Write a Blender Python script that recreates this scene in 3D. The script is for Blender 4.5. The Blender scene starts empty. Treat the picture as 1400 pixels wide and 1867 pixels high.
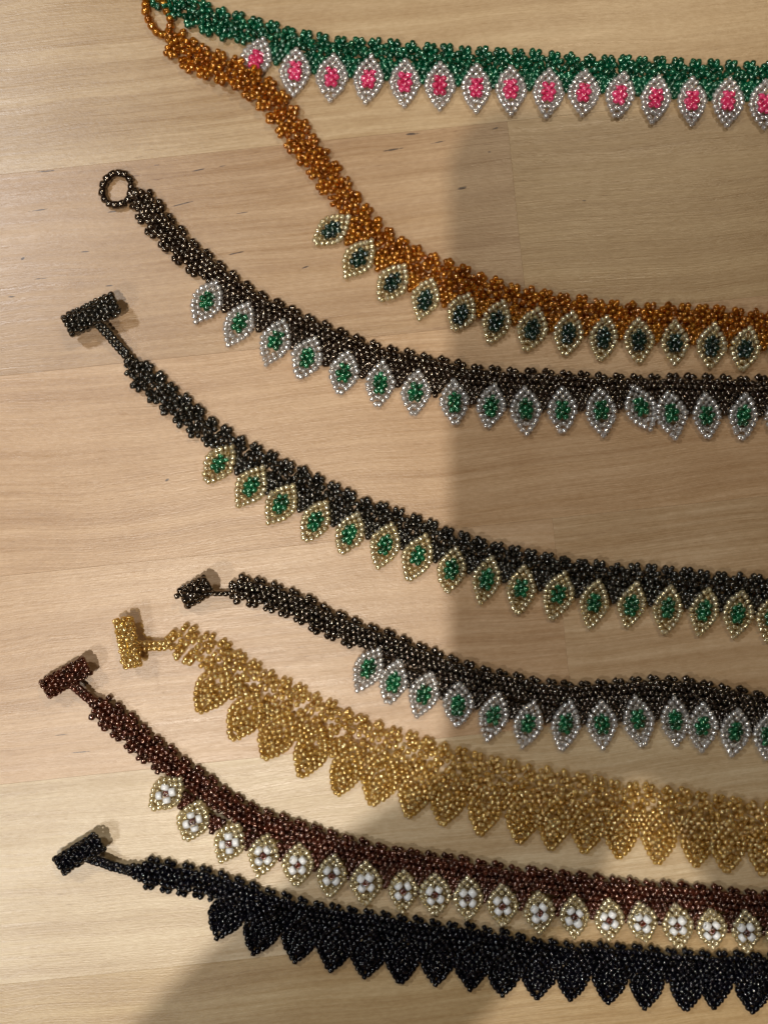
import bpy, math, random
import numpy as np
from mathutils import Vector, Quaternion, Matrix

random.seed(11)
S = 0.00019            # metres per photo pixel on the table top
CX, CY = 700.0, 933.5
H = 0.40               # camera height above the table
scene = bpy.context.scene
COL = scene.collection

# ------------------------------------------------------------------ camera
cam_d = bpy.data.cameras.new('camera')
cam = bpy.data.objects.new('camera', cam_d)
COL.objects.link(cam)
cam.location = (0, 0, H)
cam.rotation_euler = (0, 0, 0)
cam_d.sensor_fit = 'VERTICAL'
cam_d.sensor_height = 36.0
cam_d.lens = 36.0 * H / (1867 * S)
cam_d.clip_start = 0.02
cam_d.clip_end = 50
scene.camera = cam

# ------------------------------------------------------------------ world and lamps (indoor, lamp lit)
w = bpy.data.worlds.new('World')
scene.world = w
w.use_nodes = True
w.node_tree.nodes['Background'].inputs[0].default_value = (1.0, 0.80, 0.60, 1)
w.node_tree.nodes['Background'].inputs[1].default_value = 0.035

def point(name, loc, power, color, radius):
    d = bpy.data.lights.new(name, 'POINT')
    d.energy = power; d.color = color; d.shadow_soft_size = radius
    o = bpy.data.objects.new(name, d); COL.objects.link(o); o.location = loc
    return o
LAMP = Vector((-0.23, -0.345, 1.6))
point('ceiling_lamp_key', LAMP, 49, (1.0, 0.90, 0.76), 0.011)
point('side_lamp_low', (-0.38, -0.34, 0.62), 4.8, (0.97, 0.99, 0.98), 0.03)
point('side_lamp_high', (-0.40, 0.30, 0.62), 7.6, (0.95, 0.98, 1.0), 0.03)
point('ceiling_lamp_far', (0.28, 0.60, 1.15), 10.5, (1.0, 0.83, 0.58), 0.025)

scene.view_settings.view_transform = 'Standard'
scene.view_settings.look = 'None'
scene.view_settings.exposure = 0.0
scene.view_settings.gamma = 1.0

# ------------------------------------------------------------------ node helpers
def new_mat(name):
    m = bpy.data.materials.new(name); m.use_nodes = True
    nt = m.node_tree; nt.nodes.clear()
    return m, nt
def N(nt, typ, **kw):
    n = nt.nodes.new(typ)
    for k, v in kw.items():
        if k in ('inp',):
            for kk, vv in v.items(): n.inputs[kk].default_value = vv
        else: setattr(n, k, v)
    return n
def L(nt, a, b): nt.links.new(a, b)
def math_n(nt, op, a, b=None, c=None):
    n = nt.nodes.new('ShaderNodeMath'); n.operation = op
    for i, x in enumerate((a, b, c)):
        if x is None: continue
        if isinstance(x, (int, float)): n.inputs[i].default_value = x
        else: nt.links.new(x, n.inputs[i])
    return n.outputs[0]
def mixc(nt, fac, a, b, mode='MIX'):
    n = nt.nodes.new('ShaderNodeMix'); n.data_type = 'RGBA'; n.blend_type = mode
    for i, x in ((0, fac), (6, a), (7, b)):
        if isinstance(x, (int, float)): n.inputs[i].default_value = x
        elif isinstance(x, tuple): n.inputs[i].default_value = (*x[:3], 1)
        else: nt.links.new(x, n.inputs[i])
    return n.outputs[2]
def ramp(nt, x, stops):
    n = nt.nodes.new('ShaderNodeMapRange'); n.clamp = True
    nt.links.new(x, n.inputs[0])
    n.inputs[1].default_value, n.inputs[2].default_value, n.inputs[3].default_value, n.inputs[4].default_value = stops
    return n.outputs[0]

# ------------------------------------------------------------------ wood
TH = math.radians(6.0)
def wood_material():
    m, nt = new_mat('maple_wood')
    out = N(nt, 'ShaderNodeOutputMaterial')
    geo = N(nt, 'ShaderNodeNewGeometry')
    oi = N(nt, 'ShaderNodeObjectInfo')
    rot = N(nt, 'ShaderNodeVectorRotate', rotation_type='Z_AXIS'); rot.inputs['Angle'].default_value = -TH
    L(nt, geo.outputs['Position'], rot.inputs['Vector'])
    # per plank offset so no two planks share their figure
    comb = N(nt, 'ShaderNodeCombineXYZ')
    r7 = math_n(nt, 'MULTIPLY', oi.outputs['Random'], 7.3)
    L(nt, r7, comb.inputs[0]); L(nt, math_n(nt, 'MULTIPLY', oi.outputs['Random'], 3.1), comb.inputs[1]); L(nt, r7, comb.inputs[2])
    add = N(nt, 'ShaderNodeVectorMath', operation='ADD'); L(nt, rot.outputs[0], add.inputs[0]); L(nt, comb.outputs[0], add.inputs[1])
    P = add.outputs[0]
    # gentle waviness of the grain
    wn = N(nt, 'ShaderNodeTexNoise', inp={'Scale': 9.0, 'Detail': 2.0}); L(nt, P, wn.inputs['Vector'])
    sub = N(nt, 'ShaderNodeVectorMath', operation='SUBTRACT'); L(nt, wn.outputs['Color'], sub.inputs[0]); sub.inputs[1].default_value = (.5, .5, .5)
    sc = N(nt, 'ShaderNodeVectorMath', operation='MULTIPLY'); L(nt, sub.outputs[0], sc.inputs[0]); sc.inputs[1].default_value = (0, 0.012, 0)
    ad2 = N(nt, 'ShaderNodeVectorMath', operation='ADD'); L(nt, P, ad2.inputs[0]); L(nt, sc.outputs[0], ad2.inputs[1])
    PW = ad2.outputs[0]
    def noise(sx, sy, detail=3.0, rough=0.55, src=PW, off=0.0):
        mp = N(nt, 'ShaderNodeMapping'); L(nt, src, mp.inputs['Vector'])
        mp.inputs['Scale'].default_value = (sx, sy, 1); mp.inputs['Location'].default_value = (off, off * .7, off)
        n = N(nt, 'ShaderNodeTexNoise', inp={'Scale': 1.0, 'Detail': detail, 'Roughness': rough}); L(nt, mp.outputs[0], n.inputs['Vector'])
        return n.outputs['Fac']
    bands = noise(3.0, 150, 4.0)            # growth rings, ~8 mm apart
    fine = noise(60, 2200, 3.0, .65)         # fibres
    mid = noise(14, 620, 4.0, .65, off=3)
    cloud = noise(35, 55, 4.0, .6, src=P)   # curl / blotches
    fleck = noise(130, 1500, 2.0, .5, src=PW, off=9)
    patch = noise(9, 26, 2.0, .5, src=P, off=5)
    base = oi.outputs['Color']
    def tone(c, f, lo, hi, gain, warm=(1.0, 0.93, 0.82)):
        k = ramp(nt, f, (lo, hi, 0.0, 1.0))
        dk = mixc(nt, 1.0, c, (gain * warm[0], gain * warm[1], gain * warm[2]), 'MULTIPLY')
        return mixc(nt, k, dk, c)
    c = tone(base, bands, .36, .62, .83, (1.0, .94, .87))
    c = tone(c, mid, .34, .60, .87, (1.0, .95, .88))
    c = mixc(nt, ramp(nt, patch, (.35, .65, .25, 1.0)), c, tone(c, fine, .34, .64, .81, (1.0, .95, .88)))
    c = tone(c, noise(420, 900, 3, .65, src=P, off=7), .34, .66, .88, (1.0, .96, .90))
    c = tone(c, cloud, .30, .64, .90, (1.0, .96, .90))
    # short dark pores
    pore = math_n(nt, 'MULTIPLY', ramp(nt, fleck, (.70, .76, 0, 1)), ramp(nt, patch, (.48, .60, 0, .75)))
    c = mixc(nt, pore, c, mixc(nt, 1.0, c, (.50, .38, .28), 'MULTIPLY'))
    # individual mineral streaks: (x, y, half length, half width) in table coordinates
    sep = N(nt, 'ShaderNodeSeparateXYZ'); L(nt, geo.outputs['Position'], sep.inputs[0])
    jit = noise(600, 600, 2.0, .5, src=geo.outputs['Position'])
    fl = [(205,386,12,1.4,9),(362,310,15,1.6,12),(405,303,9,1.0,10),(286,301,6,1.0,4),(86,312,22,1.6,5),(72,383,22,1.5,8),(442,388,14,1.0,9),
          (332,372,24,1.5,14),(433,461,20,1.5,12),(306,462,6,1.4,4),(557,487,8,2.0,18),(842,343,12,3.2,14),(752,244,16,2.6,5),(715,273,26,2.0,9),
          (800,259,16,1.4,12),(903,234,8,2.0,15),(892,277,4,1.3,4),(1064,366,5,1.4,2),(305,875,5,2.6,30),(43,471,5,2.6,30),(200,521,9,1.6,4),(22,541,10,1.6,3),(75,508,16,1.2,5),
          (150,1371,24,1.3,5),(110,1340,18,1.0,6),(155,459,10,1.4,4)]
    acc = None
    for (px, py, a, b, ang) in fl:
        X = (px - CX) * S; Y = (CY - py) * S; ca, sa = math.cos(math.radians(ang)), math.sin(math.radians(ang))
        dx = math_n(nt, 'SUBTRACT', sep.outputs[0], X); dy = math_n(nt, 'SUBTRACT', sep.outputs[1], Y)
        u = math_n(nt, 'ADD', math_n(nt, 'MULTIPLY', dx, ca / (a * S)), math_n(nt, 'MULTIPLY', dy, sa / (a * S)))
        v = math_n(nt, 'ADD', math_n(nt, 'MULTIPLY', dx, -sa / (b * S)), math_n(nt, 'MULTIPLY', dy, ca / (b * S)))
        d = math_n(nt, 'ADD', math_n(nt, 'MULTIPLY', u, u), math_n(nt, 'MULTIPLY', v, v))
        d = math_n(nt, 'ADD', d, math_n(nt, 'MULTIPLY', jit, 1.6))
        acc = d if acc is None else math_n(nt, 'MINIMUM', acc, d)
    k = ramp(nt, acc, (1.0, 1.55, .93, 0))
    c = mixc(nt, k, c, (0.035, 0.014, 0.008))
    pb = N(nt, 'ShaderNodeBsdfPrincipled')
    L(nt, c, pb.inputs['Base Color'])
    L(nt, ramp(nt, mid, (.3, .7, .30, .44)), pb.inputs['Roughness'])
    pb.inputs['Specular IOR Level'].default_value = 0.8
    hgt = math_n(nt, 'ADD', math_n(nt, 'MULTIPLY', fine, .7), math_n(nt, 'MULTIPLY', noise(700, 1500, 3, .6, off=2), .55))
    bp = N(nt, 'ShaderNodeBump', inp={'Strength': 0.35, 'Distance': 0.00030}); L(nt, hgt, bp.inputs['Height'])
    L(nt, bp.outputs[0], pb.inputs['Normal'])
    L(nt, pb.outputs[0], out.inputs[0])
    return m
WOOD = wood_material()

def simple_mat(name, col, rough=.5, metal=0.0, bump=0):
    m, nt = new_mat(name)
    out = N(nt, 'ShaderNodeOutputMaterial'); pb = N(nt, 'ShaderNodeBsdfPrincipled')
    nz = N(nt, 'ShaderNodeTexNoise', inp={'Scale': 300.0, 'Detail': 3.0})
    c = mixc(nt, nz.outputs['Fac'], tuple(x * .85 for x in col), tuple(min(1, x * 1.12) for x in col))
    L(nt, c, pb.inputs['Base Color']); pb.inputs['Roughness'].default_value = rough; pb.inputs['Metallic'].default_value = metal
    L(nt, pb.outputs[0], out.inputs[0])
    return m

# ------------------------------------------------------------------ bead glass
def bead_mat(name, col, col2, metal=0.0, rough=.18, trans=0.0, tint=(1, 1, 1), coat=1.0, spec=.5, crough=.08, ior=2.0, st=(1, 1, 1)):
    m, nt = new_mat(name)
    out = N(nt, 'ShaderNodeOutputMaterial'); pb = N(nt, 'ShaderNodeBsdfPrincipled')
    geo = N(nt, 'ShaderNodeNewGeometry')
    nz = N(nt, 'ShaderNodeTexNoise', inp={'Scale': 420.0, 'Detail': 1.0}); L(nt, geo.outputs['Position'], nz.inputs['Vector'])
    k = ramp(nt, nz.outputs['Fac'], (.36, .64, 0, 1))
    c = mixc(nt, k, col, col2)
    L(nt, c, pb.inputs['Base Color'])
    pb.inputs['Metallic'].default_value = metal; pb.inputs['Roughness'].default_value = rough
    pb.inputs['Coat Weight'].default_value = coat; pb.inputs['Coat Roughness'].default_value = crough
    pb.inputs['Specular IOR Level'].default_value = spec
    pb.inputs['Coat IOR'].default_value = 1.5
    pb.inputs['IOR'].default_value = ior
    pb.inputs['Specular Tint'].default_value = (*st, 1)
    if trans > 0:
        tr = N(nt, 'ShaderNodeBsdfTransparent'); tr.inputs[0].default_value = (*tint, 1)
        mx = N(nt, 'ShaderNodeMixShader'); L(nt, ramp(nt, nz.outputs['Fac'], (.3, .7, trans * .75, min(1, trans * 1.25))), mx.inputs[0])
        L(nt, pb.outputs[0], mx.inputs[1]); L(nt, tr.outputs[0], mx.inputs[2]); L(nt, mx.outputs[0], out.inputs[0])
    else:
        L(nt, pb.outputs[0], out.inputs[0])
    return m
M = {
 'emerald': bead_mat('emerald_glass', (.0, .070, .030), (.0, .19, .085), .4, .18, .30, (.03, .50, .26), ior=2.2),
 'crystal': bead_mat('silver_lined_crystal', (.86, .84, .82), (1.0, .99, .98), .65, .14, .42, (.95, .93, .92), ior=2.4),
 'crystal_in': bead_mat('clear_crystal', (.70, .67, .64), (.92, .90, .88), .5, .2, .62, (.93, .91, .88), ior=2.4),
 'pink': bead_mat('hot_pink_glass', (.50, .012, .075), (.68, .045, .16), .0, .2, .0, ior=1.8),
 'amber': bead_mat('amber_glass', (.32, .100, .004), (.78, .37, .035), .65, .18, .44, (.97, .58, .10), ior=2.3, st=(1, .88, .6)),
 'gold_rim': bead_mat('gold_lined_crystal', (.86, .75, .46), (1.0, .94, .74), .65, .15, .42, (.95, .87, .60), ior=2.4),
 'gold_in': bead_mat('clear_straw_crystal', (.62, .52, .28), (.86, .76, .50), .5, .2, .60, (.92, .82, .52), ior=2.4),
 'deep_green': bead_mat('dark_green_glass', (.001, .010, .007), (.004, .032, .016), .3, .14, .0, ior=2.1, coat=.4),
 'bronze': bead_mat('bronze_brown_glass', (.008, .004, .003), (.020, .010, .006), .3, .14, .0, ior=2.2, st=(1, .84, .66), coat=.4),
 'green': bead_mat('leaf_green_glass', (.0, .065, .018), (.006, .21, .075), .4, .18, .15, (.1, .7, .35), ior=2.1),
 'smoke': bead_mat('smoky_glass', (.010, .009, .008), (.036, .033, .027), .5, .18, .30, (.34, .30, .22), ior=2.3, st=(1, .93, .82)),
 'blackbrown': bead_mat('black_brown_glass', (.003, .002, .002), (.010, .006, .004), .2, .14, .0, ior=2.1, st=(1, .84, .68), coat=.4),
 'gold': bead_mat('gold_glass', (.62, .38, .085), (1.0, .86, .44), .7, .16, .50, (.99, .87, .50), ior=2.4, st=(1, .93, .7)),
 'garnet': bead_mat('dark_garnet_glass', (.018, .003, .002), (.075, .015, .007), .3, .15, .0, ior=2.0, st=(1, .70, .56), coat=.4),
 'black': bead_mat('jet_black_glass', (.0008, .0008, .0020), (.0014, .0014, .0045), .0, .10, .0, ior=1.48, coat=.0),
 'white': bead_mat('opaque_white_glass', (.74, .76, .78), (.84, .85, .86), .0, .35, .0, coat=.5, crough=.2, ior=1.5),
}
THREAD = simple_mat('nylon_thread', (.42, .36, .28), .5)

# ------------------------------------------------------------------ bead shape: a rounded short tube with a real hole
R0 = 5.3 * S
def bead_arrays(seg=10, prof=8):
    vs, fs = [], []
    for i in range(seg):
        a = 2 * math.pi * i / seg
        for j in range(prof):
            t = 2 * math.pi * (j + .5) / prof
            cx, sx = math.cos(t), math.sin(t)
            p = .75
            x = .84 * math.copysign(abs(sx) ** p, sx)
            r = .66 + .34 * math.copysign(abs(cx) ** p, cx)
            vs.append((x, r * math.cos(a), r * math.sin(a)))
    for i in range(seg):
        for j in range(prof):
            i2, j2 = (i + 1) % seg, (j + 1) % prof
            fs.append((i * prof + j, i * prof + j2, i2 * prof + j2, i2 * prof + j))
    return np.array(vs) * R0, np.array(fs)
BV, BF = bead_arrays()
def lined_arrays(seg=10):
    # lined cut-tube beads are straighter in the side, so their glints are long
    pr = [(-.76, .66), (-.60, .90), (-.26, 1.0), (.26, 1.0), (.60, .90), (.76, .66), (.66, .40), (-.66, .40)]
    V = [(x, r * math.cos(2 * math.pi * i / seg), r * math.sin(2 * math.pi * i / seg)) for i in range(seg) for x, r in pr]
    return np.array(V) * R0
BVL = lined_arrays()
LINED = {'crystal', 'crystal_in', 'gold_rim', 'gold_in', 'gold', 'amber', 'smoke', 'green', 'emerald'}
def mesh_from(name, V, F, mat, smooth=True):
    me = bpy.data.meshes.new(name)
    me.from_pydata([tuple(v) for v in V], [], [tuple(int(i) for i in f) for f in F])
    if smooth: me.polygons.foreach_set('use_smooth', [True] * len(me.polygons))
    me.materials.append(mat); me.update()
    return me
BEAD_ME = {k: mesh_from('bead_' + k, BVL if k in LINED else BV, BF, m) for k, m in M.items()}

def quad_mesh(name, V, F, mats, midx=None):
    me = bpy.data.meshes.new(name)
    me.vertices.add(len(V)); me.vertices.foreach_set('co', np.asarray(V, dtype=np.float32).ravel())
    nf = len(F)
    me.loops.add(nf * 4); me.loops.foreach_set('vertex_index', np.asarray(F, dtype=np.int32).ravel())
    me.polygons.add(nf); me.polygons.foreach_set('loop_start', np.arange(0, nf * 4, 4, dtype=np.int32))
    me.polygons.foreach_set('use_smooth', np.ones(nf, dtype=bool))
    for m in mats: me.materials.append(m)
    if midx is not None: me.polygons.foreach_set('material_index', np.asarray(midx, dtype=np.int32))
    me.update(calc_edges=True); me.validate()
    return me

def world(x, y, z):
    """photo pixel on the plane z (metres) above the table -> world point"""
    f = 1 - z / H
    return Vector(((x - CX) * S * f, (CY - y) * S * f, z))
def rotq(d):
    """orientation taking local x onto direction d, with a random spin"""
    d = Vector(d).normalized()
    q = Vector((1, 0, 0)).rotation_difference(d)
    return q @ Quaternion((1, 0, 0), random.uniform(0, 6.28))

class Bead:
    __slots__ = ('p', 'q', 's', 'm')
    def __init__(self, x, y, z, d, m, s=1.0, jit=.7, tilt=.18):
        """x,y photo px, z mm, d direction in photo px (dx, dy[, dz])"""
        x += random.gauss(0, jit * .6); y += random.gauss(0, jit * .6); z += random.gauss(0, .09)
        self.p = world(x, y, max(z, .95) / 1000)
        dz = d[2] if len(d) > 2 else 0
        n = math.hypot(d[0], d[1], dz) or 1
        self.q = rotq((d[0] / n + random.gauss(0, tilt), -d[1] / n + random.gauss(0, tilt), dz / n + random.gauss(0, tilt)))
        k = random.gauss(1, .035)
        self.s = (s * k * random.gauss(1, .06), s * k, s * k)
        self.m = m

def empty(name, loc, parent=None):
    o = bpy.data.objects.new(name, None); COL.objects.link(o); o.empty_display_size = .01
    o.location = loc
    if parent: o.parent = parent
    return o
def mesh_obj(name, me, loc, parent=None):
    o = bpy.data.objects.new(name, me); COL.objects.link(o); o.location = loc
    if parent: o.parent = parent
    return o
def wloc(o):
    v = Vector(o.location)
    while o.parent: o = o.parent; v += Vector(o.location)
    return v
def put_beads(name, beads, parent):
    base = wloc(parent)
    for b in beads:
        o = bpy.data.objects.new(name, BEAD_ME[b.m])
        COL.objects.link(o)
        o.parent = parent; o.location = b.p - base
        o.rotation_mode = 'QUATERNION'; o.rotation_quaternion = b.q; o.scale = b.s
def join_beads(name, beads, parent, origin, stuff=False):
    """many beads as one mesh"""
    mats = []; Vs, Fs, Mi = [], [], []
    base = Vector(origin); n = len(BV)
    for i, b in enumerate(beads):
        if b.m not in mats: mats.append(b.m)
        R = np.array(b.q.to_matrix())
        V = ((BVL if b.m in LINED else BV) * np.array(b.s)) @ R.T + np.array(b.p - base)
        Vs.append(V); Fs.append(BF + i * n); Mi += [mats.index(b.m)] * len(BF)
    me = quad_mesh(name, np.concatenate(Vs), np.concatenate(Fs), [M[k] for k in mats], Mi)
    o = mesh_obj(name, me, base - (wloc(parent) if parent else Vector()), parent)
    if stuff: o['kind'] = 'stuff'
    return o
def thread_tube(name, pts, parent, rad=.00016):
    """thin nylon thread through a row of beads"""
    base = Vector(pts[0]); V, F = [], []
    for i, p in enumerate(pts):
        a = pts[max(i - 1, 0)]; b = pts[min(i + 1, len(pts) - 1)]
        t = (Vector(b) - Vector(a)); t = t.normalized() if t.length > 1e-9 else Vector((1, 0, 0))
        s1 = t.cross(Vector((0, 0, 1))); s1 = s1.normalized() if s1.length > 1e-6 else Vector((1, 0, 0)); s2 = t.cross(s1)
        for k in range(4):
            an = k * math.pi / 2
            V.append(Vector(p) - base + s1 * math.cos(an) * rad + s2 * math.sin(an) * rad)
    for i in range(len(pts) - 1):
        for k in range(4):
            F.append((i * 4 + k, i * 4 + (k + 1) % 4, i * 4 + 4 + (k + 1) % 4, i * 4 + 4 + k))
    me = mesh_from(name, V, F, THREAD)
    return mesh_obj(name, me, base - wloc(parent), parent)

# ------------------------------------------------------------------ curve helpers (photo px)
def spline(pts, step=1.0):
    P = [np.array(p, float) for p in pts]
    P = [2 * P[0] - P[1]] + P + [2 * P[-1] - P[-2]]
    out = []
    for i in range(1, len(P) - 2):
        p0, p1, p2, p3 = P[i - 1:i + 3]
        n = max(2, int(np.linalg.norm(p2 - p1) / 2))
        for k in range(n):
            t = k / n
            out.append(.5 * ((2 * p1) + (-p0 + p2) * t + (2 * p0 - 5 * p1 + 4 * p2 - p3) * t * t + (-p0 + 3 * p1 - 3 * p2 + p3) * t ** 3))
    out.append(P[-2])
    out = np.array(out)
    d = np.r_[0, np.cumsum(np.linalg.norm(np.diff(out, axis=0), axis=1))]
    return out, d
class Line:
    def __init__(self, pts):
        self.c, self.d = spline(pts); self.len = self.d[-1]
    def at(self, u):
        x = np.interp(u, self.d, self.c[:, 0]); y = np.interp(u, self.d, self.c[:, 1])
        e = 6
        x1 = np.interp(u - e, self.d, self.c[:, 0]); y1 = np.interp(u - e, self.d, self.c[:, 1])
        x2 = np.interp(u + e, self.d, self.c[:, 0]); y2 = np.interp(u + e, self.d, self.c[:, 1])
        t = np.array([x2 - x1, y2 - y1]); t /= (np.linalg.norm(t) + 1e-9)
        n = np.array([t[1], -t[0]])           # towards the plain edge (up in the photo)
        return np.array([x, y]), t, n

def leaf_half_width(t, wmax):
    # t from -1 (top) to +1 (tip)
    a = abs(t)
    return wmax * (1 - a ** (1.9 if t < 0 else 1.55)) * (1 if t < 0 else 1.0)

class Leaf:
    def __init__(self, c, tip, top=40, w=23.5):
        self.c = np.array(c, float); self.tip = np.array(tip, float)
        ax = self.tip - self.c; self.lt = np.linalg.norm(ax) - 4; self.ax = ax / np.linalg.norm(ax)
        self.top = top - 4; self.w = w * random.uniform(.93, 1.07)
        self.sd = np.array([-self.ax[1], self.ax[0]])
    def pos(self, t, s):
        """t px along the axis from the centre, s px sideways"""
        return self.c + self.ax * t + self.sd * s
    def hw(self, t):
        mid = (self.lt - self.top) / 2; half = (self.lt + self.top) / 2
        return leaf_half_width((t - mid) / half, self.w) if abs(t - mid) < half else 0
    def outline(self, k, n):
        mid = (self.lt - self.top) / 2; half = (self.lt + self.top) / 2 * k
        pts = []
        for i in range(200):
            a = i / 200 * 2
            t = -1 + 2 * a if a <= 1 else 3 - 2 * a
            sgn = 1 if a <= 1 else -1
            pts.append(self.pos(mid + t * half, sgn * leaf_half_width(t, self.w * k)))
        pts.append(pts[0]); pts = np.array(pts)
        d = np.r_[0, np.cumsum(np.linalg.norm(np.diff(pts, axis=0), axis=1))]
        u = np.arange(n) / n * d[-1]
        X = np.interp(u, d, pts[:, 0]); Y = np.interp(u, d, pts[:, 1])
        X2 = np.interp((u + 3) % d[-1], d, pts[:, 0]); Y2 = np.interp((u + 3) % d[-1], d, pts[:, 1])
        X1 = np.interp((u - 3) % d[-1], d, pts[:, 0]); Y1 = np.interp((u - 3) % d[-1], d, pts[:, 1])
        return [(X[i], Y[i], (X2[i] - X1[i], Y2[i] - Y1[i])) for i in range(n)], d[-1]
    def z(self, p):
        """height in mm: the leaf's top rides on the band, its tip lies on the wood"""
        t = float(np.dot(np.array(p[:2]) - self.c, self.ax))
        f = min(1, max(0, (t + self.top) / (self.top + self.lt)))
        return 4.3 - 3.1 * min(1, f * 1.5) 

def build_leaf(neck, lf, spec):
    origin = world(lf.c[0], lf.c[1], .001)
    rim, inner, cen = [], [], []
    # how many beads fit the outline
    _, per = lf.outline(1, 8)
    n = int(round(per / 9.7))
    pts, _ = lf.outline(1, n)
    for i, (x, y, d) in enumerate(pts):
        rim.append(Bead(x, y, lf.z((x, y)) + .35, d, spec['rim'], 1.05 if i else 1.12, .85, .28))
    _, per2 = lf.outline(.66, 8)
    pts, _ = lf.outline(.66, int(round(per2 / 9.6)))
    for x, y, d in pts:
        inner.append(Bead(x, y, lf.z((x, y)) + (.1 if spec.get('solid') else -.35), d, spec['inner'] if 'inner' in spec else {'crystal': 'crystal_in', 'gold_rim': 'gold_in'}.get(spec['rim'], spec['rim']), 1.06, .8, .4))
    if spec.get('solid'):
        _, per3 = lf.outline(.36, 8)
        for x, y, d in lf.outline(.36, int(round(per3 / 10)))[0]:
            inner.append(Bead(x, y, lf.z((x, y)) + .25, d, spec['rim'], 1.06, .9, .4))
    st = spec['style']; cm = spec['centre']
    zc = lf.z(lf.c)
    if st == 'flower':
        rr = random.uniform(-.35, .35)
        for k in range(4):
            a = math.radians(45 + 90 * k) + rr
            r = 12.3 * random.uniform(.95, 1.06)
            p = lf.pos(r * 1.06 * math.cos(a), r * math.sin(a) * .96)
            tang = lf.ax * -math.sin(a) + lf.sd * math.cos(a)
            cen.append(Bead(p[0], p[1], zc + 2.2, tuple(lf.ax * math.cos(a) + lf.sd * math.sin(a)), 'white', 1.46, .5, .12)); cen[-1].s = (cen[-1].s[0] * .86, cen[-1].s[1], cen[-1].s[2])
        p = lf.c
        cen.append(Bead(p[0], p[1], zc + 2.2, (0.1, 0, 1), 'garnet_c', 1.15, .3, .2))
    else:
        if st == 'pink':
            q = [(-13, -6.5), (-13, 6.5), (-6, 0), (0, -8.5), (1, 8.5), (6, 0), (13, -5.5), (13, 5.5)]
        else:
            q = [(-16, 0), (-9, -8), (-9, 8), (-2.5, 0), (3, -9), (3, 9), (9, 0), (15, -5.5), (15, 5)] if random.random() < .6 else \
                [(-13, -6), (-13, 6), (-5, 0), (1, -9.5), (1, 9.5), (6, 0), (13, -6), (13, 6)]
        for t, s in q:
            p = lf.pos(t * .95, s * .95)
            sg = 1 if random.random() < .5 else -1
            d = lf.sd * 1 + lf.ax * .55 * sg
            cen.append(Bead(p[0], p[1], zc + 1.15 - .045 * (abs(t) + abs(s)) * .6 + random.uniform(-.15, .25), tuple(d), cm, 1.14, .8, .25))
    lo = join_beads('leaf_pendant', inner, neck, origin)
    put_beads('rim_bead', rim, lo)
    for b in cen:
        if b.m == 'white': put_beads('petal_bead', [b], lo)
        else: put_beads('centre_bead', [b], lo)

M['garnet_c'] = bead_mat('red_brown_centre_glass', (.05, .008, .004), (.16, .022, .008), .1, .2, .0)
BEAD_ME['garnet_c'] = mesh_from('bead_garnet_centre', BV, BF, M['garnet_c'])

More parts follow.
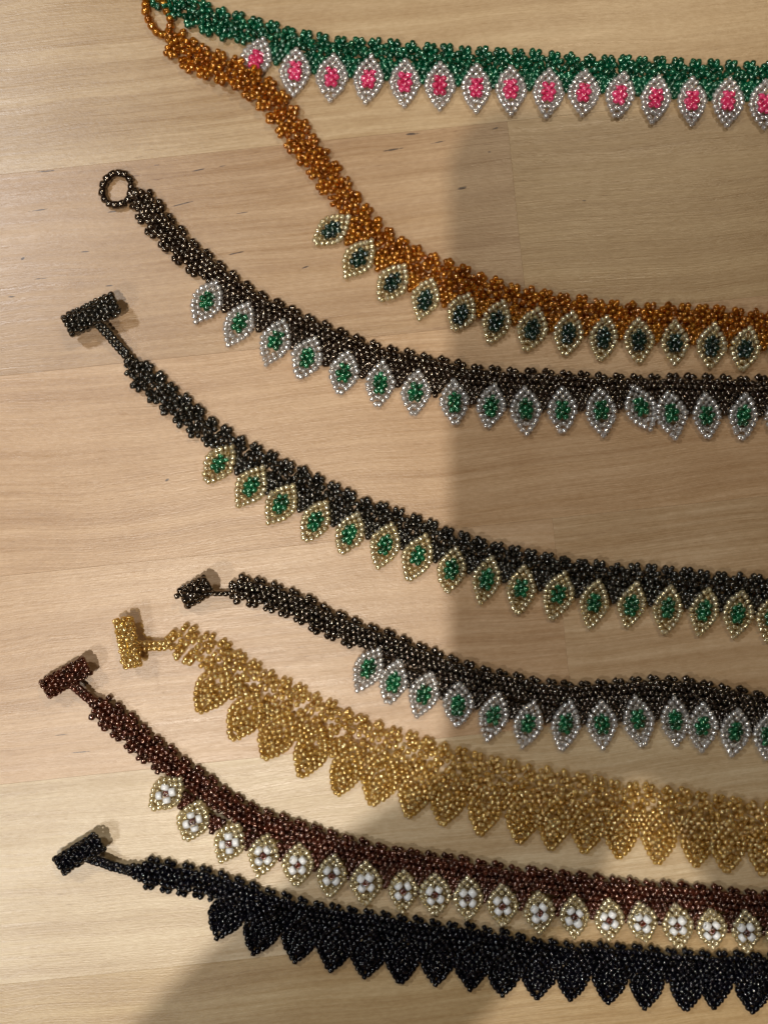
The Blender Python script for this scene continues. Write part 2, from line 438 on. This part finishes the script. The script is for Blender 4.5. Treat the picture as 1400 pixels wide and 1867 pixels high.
# ------------------------------------------------------------------ the woven band
def band_beads(line, spec, leaves, u_leaf):
    top, low = [], []
    P = spec.get('P', 32.0); net = spec['net']; m = spec['band']
    K = spec.get('k', 1.0)                # width factor
    lift = spec.get('lift')
    ncell = int(line.len / P) + 1; placed = []
    zig = [(lf.c - lf.ax * (lf.top)) for lf in leaves]
    def inside_leaf(p):
        for lf in leaves:
            r = p - lf.c
            if abs(r[0]) > 70 or abs(r[1]) > 70: continue
            t = float(r @ lf.ax); s = float(r @ lf.sd)
            if -lf.top < t < lf.lt and abs(s) < lf.hw(t) * 1.05 + 3: return True
        return False
    def zarch(v): return 3.6 - 2.3 * (abs(v) / 26.0) ** 2
    def add(lst, u, v, z, du, dv, s=1.0, jit=.9, tilt=.22):
        if u < 0 or u > line.len: return
        tap = min(1.0, .22 + u / spec.get('taper', 46.0))
        if abs(v) > 16 and tap < .75: return
        vv = v * tap * K
        # gentle wobble of the hand-woven edge
        vv += 1.4 * math.sin(u / 37.0 + spec['seed']) + 1.0 * math.sin(u / 13.0 + spec['seed'] * 2)
        p, t, n = line.at(u)
        q = p + n * vv
        if v < -4 and inside_leaf(q): return
        if q[0] > 1440 or q[1] < -50: return
        d = t * du + n * dv
        zz = z + (lift(u) if lift else 0) + .30 * math.cos(2 * math.pi * u / P)
        lst.append((u, Bead(q[0], q[1], zz, tuple(d), m, s * spec['bs'], jit, tilt)))
    for c in range(ncell):
        u0 = c * P
        with_leaf = u0 + P / 2 > u_leaf
        if net:
            # lumpy netting: little rings of beads in two staggered rows, each ring bulging up round a hollow
            for side in (1, -1):
                uc = u0 + P * (.5 if side > 0 else 0) + random.uniform(-1.2, 1.2)
                vc = side * 10.5 + random.uniform(-.8, .8)
                a0 = random.uniform(0, .8)
                for q_ in range(7):
                    a = a0 + 2 * math.pi * q_ / 7
                    du, dv = 12.6 * math.cos(a) * P / 32, 11.8 * math.sin(a)
                    key_ = (uc + du, vc + dv)
                    if any((key_[0] - k[0]) ** 2 + (key_[1] - k[1]) ** 2 < 58 for k in placed[-40:]): continue
                    placed.append(key_)
                    z_ = 3.5 - 1.9 * (abs(vc + dv) / 25.0) ** 2
                    add(top, uc + du, vc + dv, z_ + random.uniform(-.1, .2), -math.sin(a) * 1.1, math.cos(a), 1, .7, .25)
                add(low, uc, vc, 2.1, math.cos(a0), math.sin(a0), 1.0, 1.0, .5)
                for q_ in range(1 if m == 'gold' else 3):
                    a = a0 + math.pi * q_ / 2
                    add(low, uc + 8 * math.cos(a), vc + 8 * math.sin(a), 1.2, random.uniform(-1, 1), random.uniform(-1, 1), .95, 1.5, .5)
                if side > 0 or not with_leaf:
                    for du_ in ((-5.4, 5.4) if random.random() < .75 else (0,)):
                        add(top, uc + du_, side * (25.2 + random.uniform(-.8, 1.2)), 1.9, 1, side * (.45 if du_ < 0 else -.45), 1.0, .7, .25)
        else:
            rows = [(14.5, 0), (5, .1667), (-5, 0), (-14.5, .1667)]
            for v, o in rows:
                for k in range(3):
                    add(top, u0 + P * (o + k / 3), v + random.uniform(-1.5, 1.5), zarch(v) + (.45 if (k + c) % 3 == 0 else 0), 1, random.choice((-.6, .6)), 1.02)
            for du_ in (-5.2, 5.2):
                add(top, u0 + P * .5 + du_, 23.5 + (1 if du_ < 0 else -1), 1.7, .8, .7 if du_ < 0 else -.7)
            if not with_leaf:
                for du_ in (-5.2, 5.2):
                    add(top, u0 + P * .42 + du_, -24, 1.6, .8, -.6 if du_ < 0 else .6)
            for v, o in ((10, 0), (0, .16), (-10, .3)):
                for k in range(2):
                    add(low, u0 + P * (o + k * .5), v, 1.1, 1, random.uniform(-1, 1), 1.0, 1.5, .4)
    # little points of the band that hang between neighbouring leaves
    for a, b in zip(leaves[:-1], leaves[1:]):
        ca, cb = a.pos(-a.top + 4, 0), b.pos(-b.top + 4, 0)
        mid = (ca + cb) / 2; ax = (a.ax + b.ax); ax /= np.linalg.norm(ax); sd = np.array([-ax[1], ax[0]])
        for t, ss in ((6, (-14, -5, 5, 14)), (14, (-9.5, 0, 9.5)), (22, (-5, 5)), (29.5, (0,))):
            for s_ in ss:
                q = mid + ax * t + sd * s_
                if inside_leaf(q) or q[0] > 1440: continue
                sg = -1 if s_ > 0 else 1
                top.append((1e4 + q[0], Bead(q[0], q[1], 2.6 - t * .04, tuple(sd + ax * .7 * sg), m, spec['bs'], .8, .25)))
    return top, low

# ------------------------------------------------------------------ closures
def chain(line_pts, m, z0, z1, double=False, step=8.2):
    ln = Line(line_pts); out = []; n = int(ln.len / step)
    for i in range(n + 1):
        p, t, nn = ln.at(i * ln.len / max(1, n)); z = z0 + (z1 - z0) * i / max(1, n)
        if double:
            for s_ in (-4.6, 4.6):
                q = p + nn * s_; out.append(Bead(q[0], q[1], z, tuple(t), m, .98, .4, .15))
        else: out.append(Bead(p[0], p[1], z, tuple(t), m, 1.0, .4, .12))
    return out
def bar(a, b, rad, m, z, dzab=0.0):
    """toggle bar: beads stitched round a tube from a to b (px), radius px"""
    a = np.array(a, float); b = np.array(b, float); ax = b - a; ln = np.linalg.norm(ax); ax /= ln
    sd = np.array([-ax[1], ax[0]]); out = []
    n = int(round(ln / 9.6)); ring = max(6, int(round(2 * math.pi * rad / 10.6)))
    for i in range(n + 1):
        for k in range(ring):
            an = 2 * math.pi * (k + .5 * (i % 2)) / ring
            r = rad
            p = a + ax * (ln * i / n) + sd * r * math.cos(an)
            zz = z + r * S * 1000 * math.sin(an) + dzab * (i / n - .5)
            d = -sd * math.sin(an) + ax * .25
            out.append(Bead(p[0], p[1], zz, (d[0], d[1], math.cos(an)), m, 1.08, 1.3, .35))
    return out
def ring_loop(cx, cy, rx, ry, rot, n, m, z):
    out = []
    for i in range(n):
        a = 2 * math.pi * i / n
        x, y = rx * math.cos(a), ry * math.sin(a); dx, dy = -rx * math.sin(a), ry * math.cos(a)
        c, s = math.cos(rot), math.sin(rot)
        out.append(Bead(cx + x * c - y * s, cy + x * s + y * c, z, (dx * c - dy * s, dx * s + dy * c), m, 1.42, .9, .2))
    return out

def core_rod(name, a, b, rad, z, mat, parent):
    """woven core inside a toggle bar; the visible beads are its children"""
    A = world(a[0], a[1], z / 1000); B = world(b[0], b[1], z / 1000); ax = (B - A); ln = ax.length; ax = ax.normalized()
    s1 = ax.cross(Vector((0, 0, 1))).normalized(); s2 = ax.cross(s1); V, F = [], []
    prof = [(0, .0), (0, .7), (.06, 1), (.94, 1), (1, .7), (1, 0)]
    for (f, r) in prof:
        for k in range(12):
            an = k * math.pi / 6
            V.append(ax * (f * ln) + (s1 * math.cos(an) + s2 * math.sin(an)) * r * rad * S)
    for i in range(len(prof) - 1):
        for k in range(12):
            F.append((i * 12 + k, i * 12 + (k + 1) % 12, i * 12 + 12 + (k + 1) % 12, i * 12 + 12 + k))
    return mesh_obj(name, mesh_from(name, V, F, mat), A - wloc(parent), parent)

# ------------------------------------------------------------------ necklaces
def tips(cs, ts, **kw): return [Leaf(c, t, **kw) for c, t in zip(cs, ts)]
def necklace(spec):
    line = Line(spec['line'])
    x0, y0 = spec['line'][0]
    root = empty('beaded_necklace', world(x0, y0, 0))
    root['label'] = spec['label']; root['category'] = 'necklace'; root['group'] = 'beaded necklaces laid out in rows on the wooden table'
    leaves = spec['leaves']
    # arc position of the first leaf
    d = np.linalg.norm(line.c - (leaves[0].c - leaves[0].ax * 35), axis=1)
    ul = line.d[int(np.argmin(d))] - 24
    top, low = band_beads(line, spec, leaves, ul)
    top.sort(key=lambda t: t[0])
    vis = [b for u, b in top if -8 < b.p.x / (S) + CX < 1410]
    oth = [b for u, b in top if not (-8 < b.p.x / (S) + CX < 1410)]
    put_beads('bead', vis[:300], root)
    rest = vis[300:] + oth + [b for _, b in low]
    join_beads('bead_weave', rest, root, world(x0, y0, 0), True)
    for lf in leaves: build_leaf(root, lf, spec)
    for part in spec.get('parts', []):
        kind = part[0]
        if kind == 'bar':
            _, a, b, rad, z, dz = part
            core = core_rod('toggle_bar', a, b, rad * .82, z, M[spec['band']] if spec['band'] != 'gold' else M['gold'], root)
            put_beads('bead', bar(a, b, rad, spec['band'], z, dz), core)
        elif kind == 'stem':
            _, pts, z0, z1, dbl = part
            th = thread_tube('stem', [world(p[0], p[1], (z0 + (z1 - z0) * i / (len(pts) - 1)) / 1000) for i, p in enumerate(pts)], root)
            put_beads('bead', chain(pts, spec['band'], z0, z1, dbl), th)
        elif kind == 'loop':
            _, cx, cy, rx, ry, rot, n, z = part
            bs = ring_loop(cx, cy, rx, ry, rot, n, spec['band'], z)
            th = thread_tube('clasp_loop', [b.p for b in bs] + [bs[0].p], root)
            put_beads('bead', bs, th)
        elif kind == 'cluster':
            _, bl = part
            th = join_beads('toggle_end', [Bead(x, y, z, d, spec['band']) for x, y, z, d in bl[:6]], root, world(bl[0][0], bl[0][1], 0))
            put_beads('bead', [Bead(x, y, z, d, spec['band']) for x, y, z, d in bl[6:]], th)
    return root

def shift(ts, dy=0): return [(x, y + dy) for x, y in ts]

# 1 emerald and pink
c1 = [(467,108),(538,129),(605,140),(672,143),(738,150),(802,155),(868,159),(931,162),(999,167),(1064,168),(1130,172),(1195,178),(1261,183),(1327,183),(1393,188)]
t1 = [(452,148),(534,176),(602,185),(666,190),(737,196),(802,202),(867,206),(932,211),(996,215),(1060,213),(1122,218),(1188,226),(1260,230),(1323,232),(1392,236)]
necklace(dict(seed=1, bs=1.14, band='emerald', net=True, rim='crystal', centre='pink', inner='crystal', style='pink', P=32.5, taper=5, k=.98,
    line=[(270,-28),(305,-4),(345,18),(400,40),(470,62),(540,83),(620,94),(700,101),(800,109),(900,116),(1000,123),(1100,128),(1200,134),(1300,138),(1400,142),(1480,147)],
    leaves=tips(c1, t1, top=42, w=24), label='emerald green necklace with clear crystal leaves around bright pink centres'))
# 2 amber
c2 = [(605,419),(655,470),(716,515),(775,546),(840,572),(905,585),(970,600),(1036,607),(1100,615),(1164,620),(1230,625),(1297,630),(1358,635),(1424,640)]
t2 = [(570,446),(627,508),(690,552),(762,584),(825,605),(890,629),(957,642),(1028,652),(1092,661),(1165,665),(1230,667),(1292,674),(1350,679),(1420,684)]
necklace(dict(seed=2, bs=1.12, band='amber', net=True, rim='gold_rim', centre='deep_green', style='green', P=32, taper=30, k=1.0,
    lift=lambda u: 2.4 * math.exp(-((u - 165) / 80.0) ** 2) + .3,
    line=[(303,60),(328,84),(345,100),(390,118),(440,138),(482,172),(520,215),(555,265),(590,310),(622,358),(655,400),(695,438),(745,471),(800,497),(860,520),(920,541),(980,556),(1040,567),(1100,575),(1200,581),(1300,587),(1400,593),(1480,598)],
    leaves=tips(c2, t2, top=41, w=23), parts=[('loop', 288, 28, 19, 38, -.40, 16, 2.4)],
    label='amber orange necklace with gold-rimmed leaves around dark green centres'))
# 3 bronze brown with loop
c3 = [(378,548),(437,588),(503,620),(560,652),(627,680),(693,698),(758,715),(828,733),(895,740),(958,745),(1025,747),(1095,748),(1167,741),(1223,752),(1288,757),(1355,757),(1420,760)]
t3 = [(355,590),(414,632),(484,668),(543,693),(618,722),(687,745),(753,761),(830,777),(888,783),(960,794),(1025,793),(1100,797),(1186,786),(1232,802),(1290,803),(1350,805),(1418,806)]
necklace(dict(seed=3, bs=1.16, band='bronze', net=False, rim='crystal', centre='green', style='green', P=32.5, taper=30, k=.98,
    line=[(244,350),(268,375),(302,420),(345,465),(400,510),(450,545),(500,573),(550,598),(620,628),(700,655),(780,675),(860,690),(940,698),(1020,704),(1100,708),(1200,710),(1300,711),(1400,713),(1480,716)],
    leaves=tips(c3, t3, top=41, w=23.5), parts=[('loop', 214, 345, 26, 30, .3, 14, 1.8)],
    label='dark bronze-brown necklace with a round bead loop and green-centred crystal leaves'))
# 4 smoky with toggle
c4 = [(400,845),(458,886),(513,918),(575,950),(637,973),(702,993),(762,1013),(823,1038),(887,1055),(950,1072),(1018,1082),(1083,1098),(1151,1103),(1217,1108),(1283,1113),(1345,1118),(1407,1123)]
t4 = [(373,882),(433,925),(488,957),(553,990),(620,1012),(688,1037),(742,1062),(813,1084),(875,1102),(943,1124),(1003,1133),(1073,1148),(1140,1147),(1210,1159),(1272,1160),(1337,1165),(1397,1174)]
necklace(dict(seed=4, bs=1.10, band='smoke', net=True, rim='gold_rim', centre='green', style='green', P=32, taper=60, k=.96,
    line=[(228,640),(250,672),(280,704),(315,735),(355,768),(400,800),(450,830),(500,857),(560,886),(620,914),(680,940),(740,962),(800,984),(860,1003),(920,1020),(1000,1037),(1080,1048),(1160,1057),(1240,1063),(1320,1070),(1400,1077),(1480,1083)],
    leaves=tips(c4, t4, top=42, w=23.5),
    parts=[('bar', (125, 594), (210, 553), 18, 6.0, 0), ('stem', [(182,592),(200,612),(214,628),(230,646)], 5.5, 2.6, True)],
    label='smoky grey-black necklace with toggle bar and gold-rimmed leaves with green centres'))
# 5 black-brown, toggle seen end on
c5 = [(672,1218),(717,1243),(773,1265),(835,1285),(900,1303),(963,1318),(1032,1318),(1097,1320),(1163,1310),(1230,1312),(1280,1323),(1340,1333),(1400,1340)]
t5 = [(650,1262),(706,1287),(758,1309),(833,1327),(887,1352),(950,1365),(1022,1372),(1098,1367),(1172,1364),(1233,1362),(1278,1372),(1333,1380),(1396,1386)]
cl5 = []
random.seed(51)
for i in range(34):
    a = random.uniform(0, 6.28); r = 23 * math.sqrt(random.random())
    cl5.append((358 + r * math.cos(a) * 1.1, 1076 + r * math.sin(a) * .95 - 2, 3 + 6.5 * random.random(), (random.gauss(0, 1), random.gauss(0, 1), random.gauss(0, 1))))
cl5 += [(326,1086,5,(1,.2)),(334,1082,5.6,(1,.3)),(338,1092,4,(1,0)),(347,1096,3,(1,0)),(356,1093,2.2,(1,0)),(341,1066,6,(0,1)),(349,1058,6.5,(1,1))]
necklace(dict(seed=5, bs=1.14, band='blackbrown', net=False, rim='crystal', centre='green', style='green', P=31.5, taper=14, k=.97,
    line=[(424,1066),(455,1078),(500,1090),(545,1108),(590,1130),(640,1152),(700,1175),(760,1200),(820,1222),(880,1241),(950,1258),(1020,1268),(1100,1266),(1180,1261),(1240,1262),(1300,1270),(1400,1292),(1480,1310)],
    leaves=tips(c5, t5, top=42, w=23.5),
    parts=[('bar', (336, 1091), (379, 1067), 16, 6.0, 4.0), ('stem', [(323,1087),(334,1084)], 7.5, 6.5, False), ('stem', [(375,1083),(395,1082),(430,1082)], 4.0, 2.6, False)],
    label='black-brown necklace with crystal-rimmed green leaves, its clumped toggle just above the gold necklace'))
# 6 gold
t6 = [(360,1302),(420,1352),(480,1387),(545,1420),(612,1453),(675,1472),(742,1494),(805,1508),(873,1526),(945,1541),(1003,1553),(1064,1558),(1127,1569),(1197,1579),(1268,1584),(1323,1594),(1388,1600),(1452,1610)]
ax6 = [(.52,-.85),(.50,-.87),(.46,-.89),(.42,-.91),(.38,-.92),(.34,-.94),(.28,-.96),(.22,-.975),(.2,-.98),(.16,-.987),(.14,-.99),(.12,-.992),(.1,-.995),(.08,-.997),(.06,-.998),(.08,-.997),(.08,-.997),(.08,-.997)]
c6 = [(t[0] + a[0] * 46, t[1] + a[1] * 46) for t, a in zip(t6, ax6)]
necklace(dict(seed=6, bs=1.06, band='gold', net=True, rim='gold', centre='gold', style='green', P=32, taper=40, k=1.2,
    line=[(292,1176),(330,1172),(380,1192),(430,1222),(480,1252),(530,1280),(600,1314),(660,1340),(730,1366),(800,1388),(880,1408),(960,1426),(1040,1441),(1120,1455),(1200,1467),(1300,1482),(1400,1497),(1480,1508)],
    leaves=tips(c6, t6, top=56, w=28),
    parts=[('bar', (225, 1130), (242, 1212), 14, 7.5, 0), ('stem', [(238,1176),(268,1178),(300,1177)], 6.5, 2.8, True)],
    label='translucent honey-gold necklace, band, leaves and toggle bar all of the same gold beads'))
# 7 garnet with white flowers
c7 = [(303,1447),(352,1498),(418,1538),(480,1560),(543,1577),(605,1597),(667,1610),(735,1625),(793,1632),(853,1638),(916,1652),(983,1665),(1047,1672),(1110,1678),(1171,1683),(1235,1688),(1297,1697),(1360,1700),(1424,1706)]
t7 = [(274,1476),(338,1535),(402,1573),(471,1599),(540,1618),(600,1638),(666,1653),(734,1665),(793,1672),(853,1680),(918,1692),(985,1703),(1047,1712),(1110,1716),(1178,1720),(1240,1732),(1300,1731),(1362,1738),(1426,1745)]
necklace(dict(seed=7, bs=1.12, band='garnet', net=False, rim='gold_rim', centre='white', inner='gold_rim', style='flower', P=31, taper=22, k=1.0,
    line=[(168,1278),(200,1304),(250,1345),(290,1377),(330,1408),(375,1442),(420,1473),(470,1497),(530,1519),(590,1539),(650,1555),(720,1570),(800,1584),(880,1596),(960,1607),(1040,1617),(1120,1626),(1200,1634),(1300,1643),(1400,1652),(1480,1660)],
    leaves=tips(c7, t7, top=41, w=24.5),
    parts=[('bar', (85, 1256), (157, 1214), 15, 5.8, 0), ('stem', [(132,1248),(150,1262),(172,1280)], 5.5, 2.8, True)],
    label='dark red-brown necklace with white four-bead flowers set in gold leaves'))
# 8 black
t8 = [(394,1713),(460,1741),(537,1757),(603,1772),(664,1785),(729,1796),(794,1798),(857,1807),(915,1818),(978,1822),(1040,1826),(1108,1831),(1175,1841),(1248,1846),(1300,1840),(1370,1849),(1436,1858)]
ax8 = [(.38,-.92),(.36,-.93),(.2,-.98),(.16,-.98),(.14,-.99),(.1,-.99)] + [(.08,-.997)] * 11
c8 = [(t[0] + a[0] * 42, t[1] + a[1] * 42) for t, a in zip(t8, ax8)]
necklace(dict(seed=8, bs=1.06, band='black', net=False, rim='black', centre='black', solid=True, style='green', P=31, taper=40, k=1.08,
    line=[(232,1586),(285,1594),(340,1602),(395,1616),(457,1640),(557,1667),(657,1686),(757,1701),(857,1714),(1000,1742),(1100,1749),(1200,1757),(1300,1763),(1400,1769),(1480,1774)],
    leaves=tips(c8, t8, top=52, w=28.5),
    parts=[('bar', (110, 1578), (180, 1535), 15, 5.5, 0), ('stem', [(155,1562),(185,1572),(215,1582),(238,1588)], 5.0, 2.4, True)],
    label='jet black necklace, its band, leaves and toggle bar all of black beads'))

# ------------------------------------------------------------------ table top of glued maple planks
def slab(name, x0, x1, y0, y1, z0, z1, mat, parent, color=None, bev=.00012):
    b = bev
    V = [(x0, y0, z0), (x1, y0, z0), (x1, y1, z0), (x0, y1, z0),
         (x0, y0, z1 - b), (x1, y0, z1 - b), (x1, y1, z1 - b), (x0, y1, z1 - b),
         (x0 + b, y0 + b, z1), (x1 - b, y0 + b, z1), (x1 - b, y1 - b, z1), (x0 + b, y1 - b, z1)]
    F = [(3, 2, 1, 0), (0, 1, 5, 4), (1, 2, 6, 5), (2, 3, 7, 6), (3, 0, 4, 7), (4, 5, 9, 8), (5, 6, 10, 9), (6, 7, 11, 10), (7, 4, 8, 11), (8, 9, 10, 11)]
    o = mesh_obj(name, mesh_from(name, V, F, mat, False), (0, 0, 0), parent)
    if color: o.color = (*color, 1)
    return o
GLUE = simple_mat('glue_line', (.30, .19, .11), .6)
table = slab('tabletop', -.85, .85, -.7, .7, -.032, -.0290, GLUE, None, bev=.0001)
table['kind'] = 'structure'
table.rotation_euler = (0, 0, TH)
def rot_xy(px, py):
    X = (px - CX) * S; Y = (CY - py) * S
    return X * math.cos(-TH) - Y * math.sin(-TH), X * math.sin(-TH) + Y * math.cos(-TH)
seams = [rot_xy(460, 270)[1], rot_xy(700, 612)[1], rot_xy(1000, 946)[1], rot_xy(500, 1378)[1]]
pw = .069
ys = [seams[0] + pw * 4, seams[0] + pw * 3, seams[0] + pw * 2, seams[0] + pw, seams[0], seams[1], seams[2], seams[3], seams[3] - pw, seams[3] - 2 * pw, seams[3] - 3 * pw, seams[3] - 4 * pw]
xA = rot_xy(941, 380)[0]; xB = rot_xy(1025, 1120)[0]
Y_ = (.57, .42, .25); Pk = (.55, .38, .225); Tn = (.62, .455, .265); Pl = (.74, .60, .39); Br = (.60, .385, .235)
rows = {3: [(-.8, .8, Y_)], 4: [(-.8, xA, (.53, .36, .21)), (xA, .8, (.56, .395, .215))], 5: [(-.8, .8, (.62, .42, .25))], 6: [(-.8, xB, (.66, .465, .295)), (xB, .8, (.68, .50, .32))],
        7: [(-.8, .8, (.72, .59, .40))], 8: [(-.8, .8, (.60, .45, .25))]}
g = .000012
for i in range(len(ys) - 1):
    for (a, b, c) in rows.get(i, [(-.8, .1 * (i % 3) - .1, Pk), (.1 * (i % 3) - .1, .8, Y_)]):
        slab('plank', a + g, b - g, ys[i + 1] + g, ys[i] - g, -.0288, 0, WOOD, table, c, .00004)

# ------------------------------------------------------------------ the phone taking the picture and the arms that hold it (they cast the shade on the right)
def rounded_slab(name, x0, x1, y0, y1, z0, z1, r, mat, parent=None, loc=(0, 0, 0)):
    pts = []
    for cx, cy, a0 in ((x1 - r, y1 - r, 0), (x0 + r, y1 - r, 90), (x0 + r, y0 + r, 180), (x1 - r, y0 + r, 270)):
        for k in range(9):
            a = math.radians(a0 + k * 90 / 8); pts.append((cx + r * math.cos(a), cy + r * math.sin(a)))
    n = len(pts); V = []; cxm, cym = (x0 + x1) / 2, (y0 + y1) / 2
    for z, k in ((z0, .975), (z0 + .0012, 1), (z1 - .0012, 1), (z1, .975)):
        V += [(cxm + (x - cxm) * k, cym + (y - cym) * k, z) for x, y in pts]
    F = [tuple(range(n - 1, -1, -1)), tuple(range(3 * n, 4 * n))]
    for l in range(3):
        for i in range(n): F.append((l * n + i, l * n + (i + 1) % n, (l + 1) * n + (i + 1) % n, (l + 1) * n + i))
    return mesh_obj(name, mesh_from(name, V, F, mat, False), loc, parent)
ph = rounded_slab('smartphone', -.0445, .046, -.160, .0085, .424, .434, .014, simple_mat('phone_shell', (.03, .03, .035), .35))
ph['label'] = 'dark smartphone held flat above the table taking the picture, above the frame'; ph['category'] = 'phone'
rounded_slab('screen', -.0415, .043, -.157, .0055, .4342, .4348, .010, simple_mat('phone_screen', (.01, .01, .012), .08), ph)
rounded_slab('lens_bump', -.018, .018, -.020, .012, .4215, .4238, .007, simple_mat('phone_lens', (.02, .02, .02), .1), ph)

SKIN = simple_mat('skin', (.55, .33, .24), .5); SLEEVE = simple_mat('grey_sleeve', (.09, .09, .10), .9)
def arm(side):
    """one hand on the phone's edge with its forearm; side -1 left, +1 right"""
    s = side; ox = .003
    X = lambda x: ox + s * x
    V = []; E = []; Rr = []
    def chainv(pts, parent=None):
        prev = parent
        for (x, y, z, r) in pts:
            V.append((X(x), y, z)); Rr.append(r); i = len(V) - 1
            if prev is not None: E.append((prev, i))
            prev = i
        return prev
    chainv([(.235, -.47, .50, .045), (.178, -.362, .490, .041), (.132, -.280, .478, .040), (.092, -.226, .466, .031), (.045, -.192, .450, .029), (.030, -.172, .440, .024)])
    palm = 4
    for k, (x, ln) in enumerate(((.0405, .8), (.0305, .95), (.0195, 1.0), (.0085, .9))):
        chainv([(x + .002, -.160, .430, .0085), (x, -.145, .4165, .0078), (x - .002, -.145 + .020 * ln, .4165, .0070), (x - .003, -.145 + .036 * ln, .4170, .0060)], 5)
    chainv([(.040, -.165, .447, .0105), (.034, -.140, .4455, .0090), (.027, -.120, .4440, .0078)], palm)
    me = bpy.data.meshes.new('person'); me.from_pydata(V, E, []); me.materials.append(SKIN)
    return me, Rr, V
def make_person():
    meshes = [arm(-1), arm(1)]
    V, E, R_ = [], [], []
    for me, rr, vv in meshes:
        o = len(V); V += [tuple(v.co) for v in me.vertices]; E += [(e.vertices[0] + o, e.vertices[1] + o) for e in me.edges]; R_ += rr
    # shoulders and upper arms join the two arms into one body
    n1 = len(V); V += [(-.26, -.66, .62), (.0, -.74, .68), (.266, -.66, .62), (0, -.76, .40)]; R_ += [.05, .09, .05, .12]
    half = len(meshes[0][2])
    E += [(0, n1), (n1, n1 + 1), (n1 + 1, n1 + 2), (n1 + 2, half), (n1 + 1, n1 + 3)]
    me = bpy.data.meshes.new('person'); me.from_pydata(V, E, []); me.materials.append(SKIN)
    ob = mesh_obj('person', me, (0, 0, 0))
    md = ob.modifiers.new('skin', 'SKIN')
    for i, r in enumerate(R_):
        me.skin_vertices[0].data[i].radius = (r, r); me.skin_vertices[0].data[i].use_root = (i == n1 + 1)
    sb = ob.modifiers.new('sub', 'SUBSURF'); sb.levels = 1; sb.render_levels = 1
    md.use_smooth_shade = True
    ob['label'] = 'person leaning over the table, both hands holding the phone above the frame'; ob['category'] = 'person'
    return ob
make_person()

# ------------------------------------------------------------------ render settings
scene.cycles.max_bounces = 8
scene.cycles.transparent_max_bounces = 24
scene.cycles.sample_clamp_indirect = 4.0
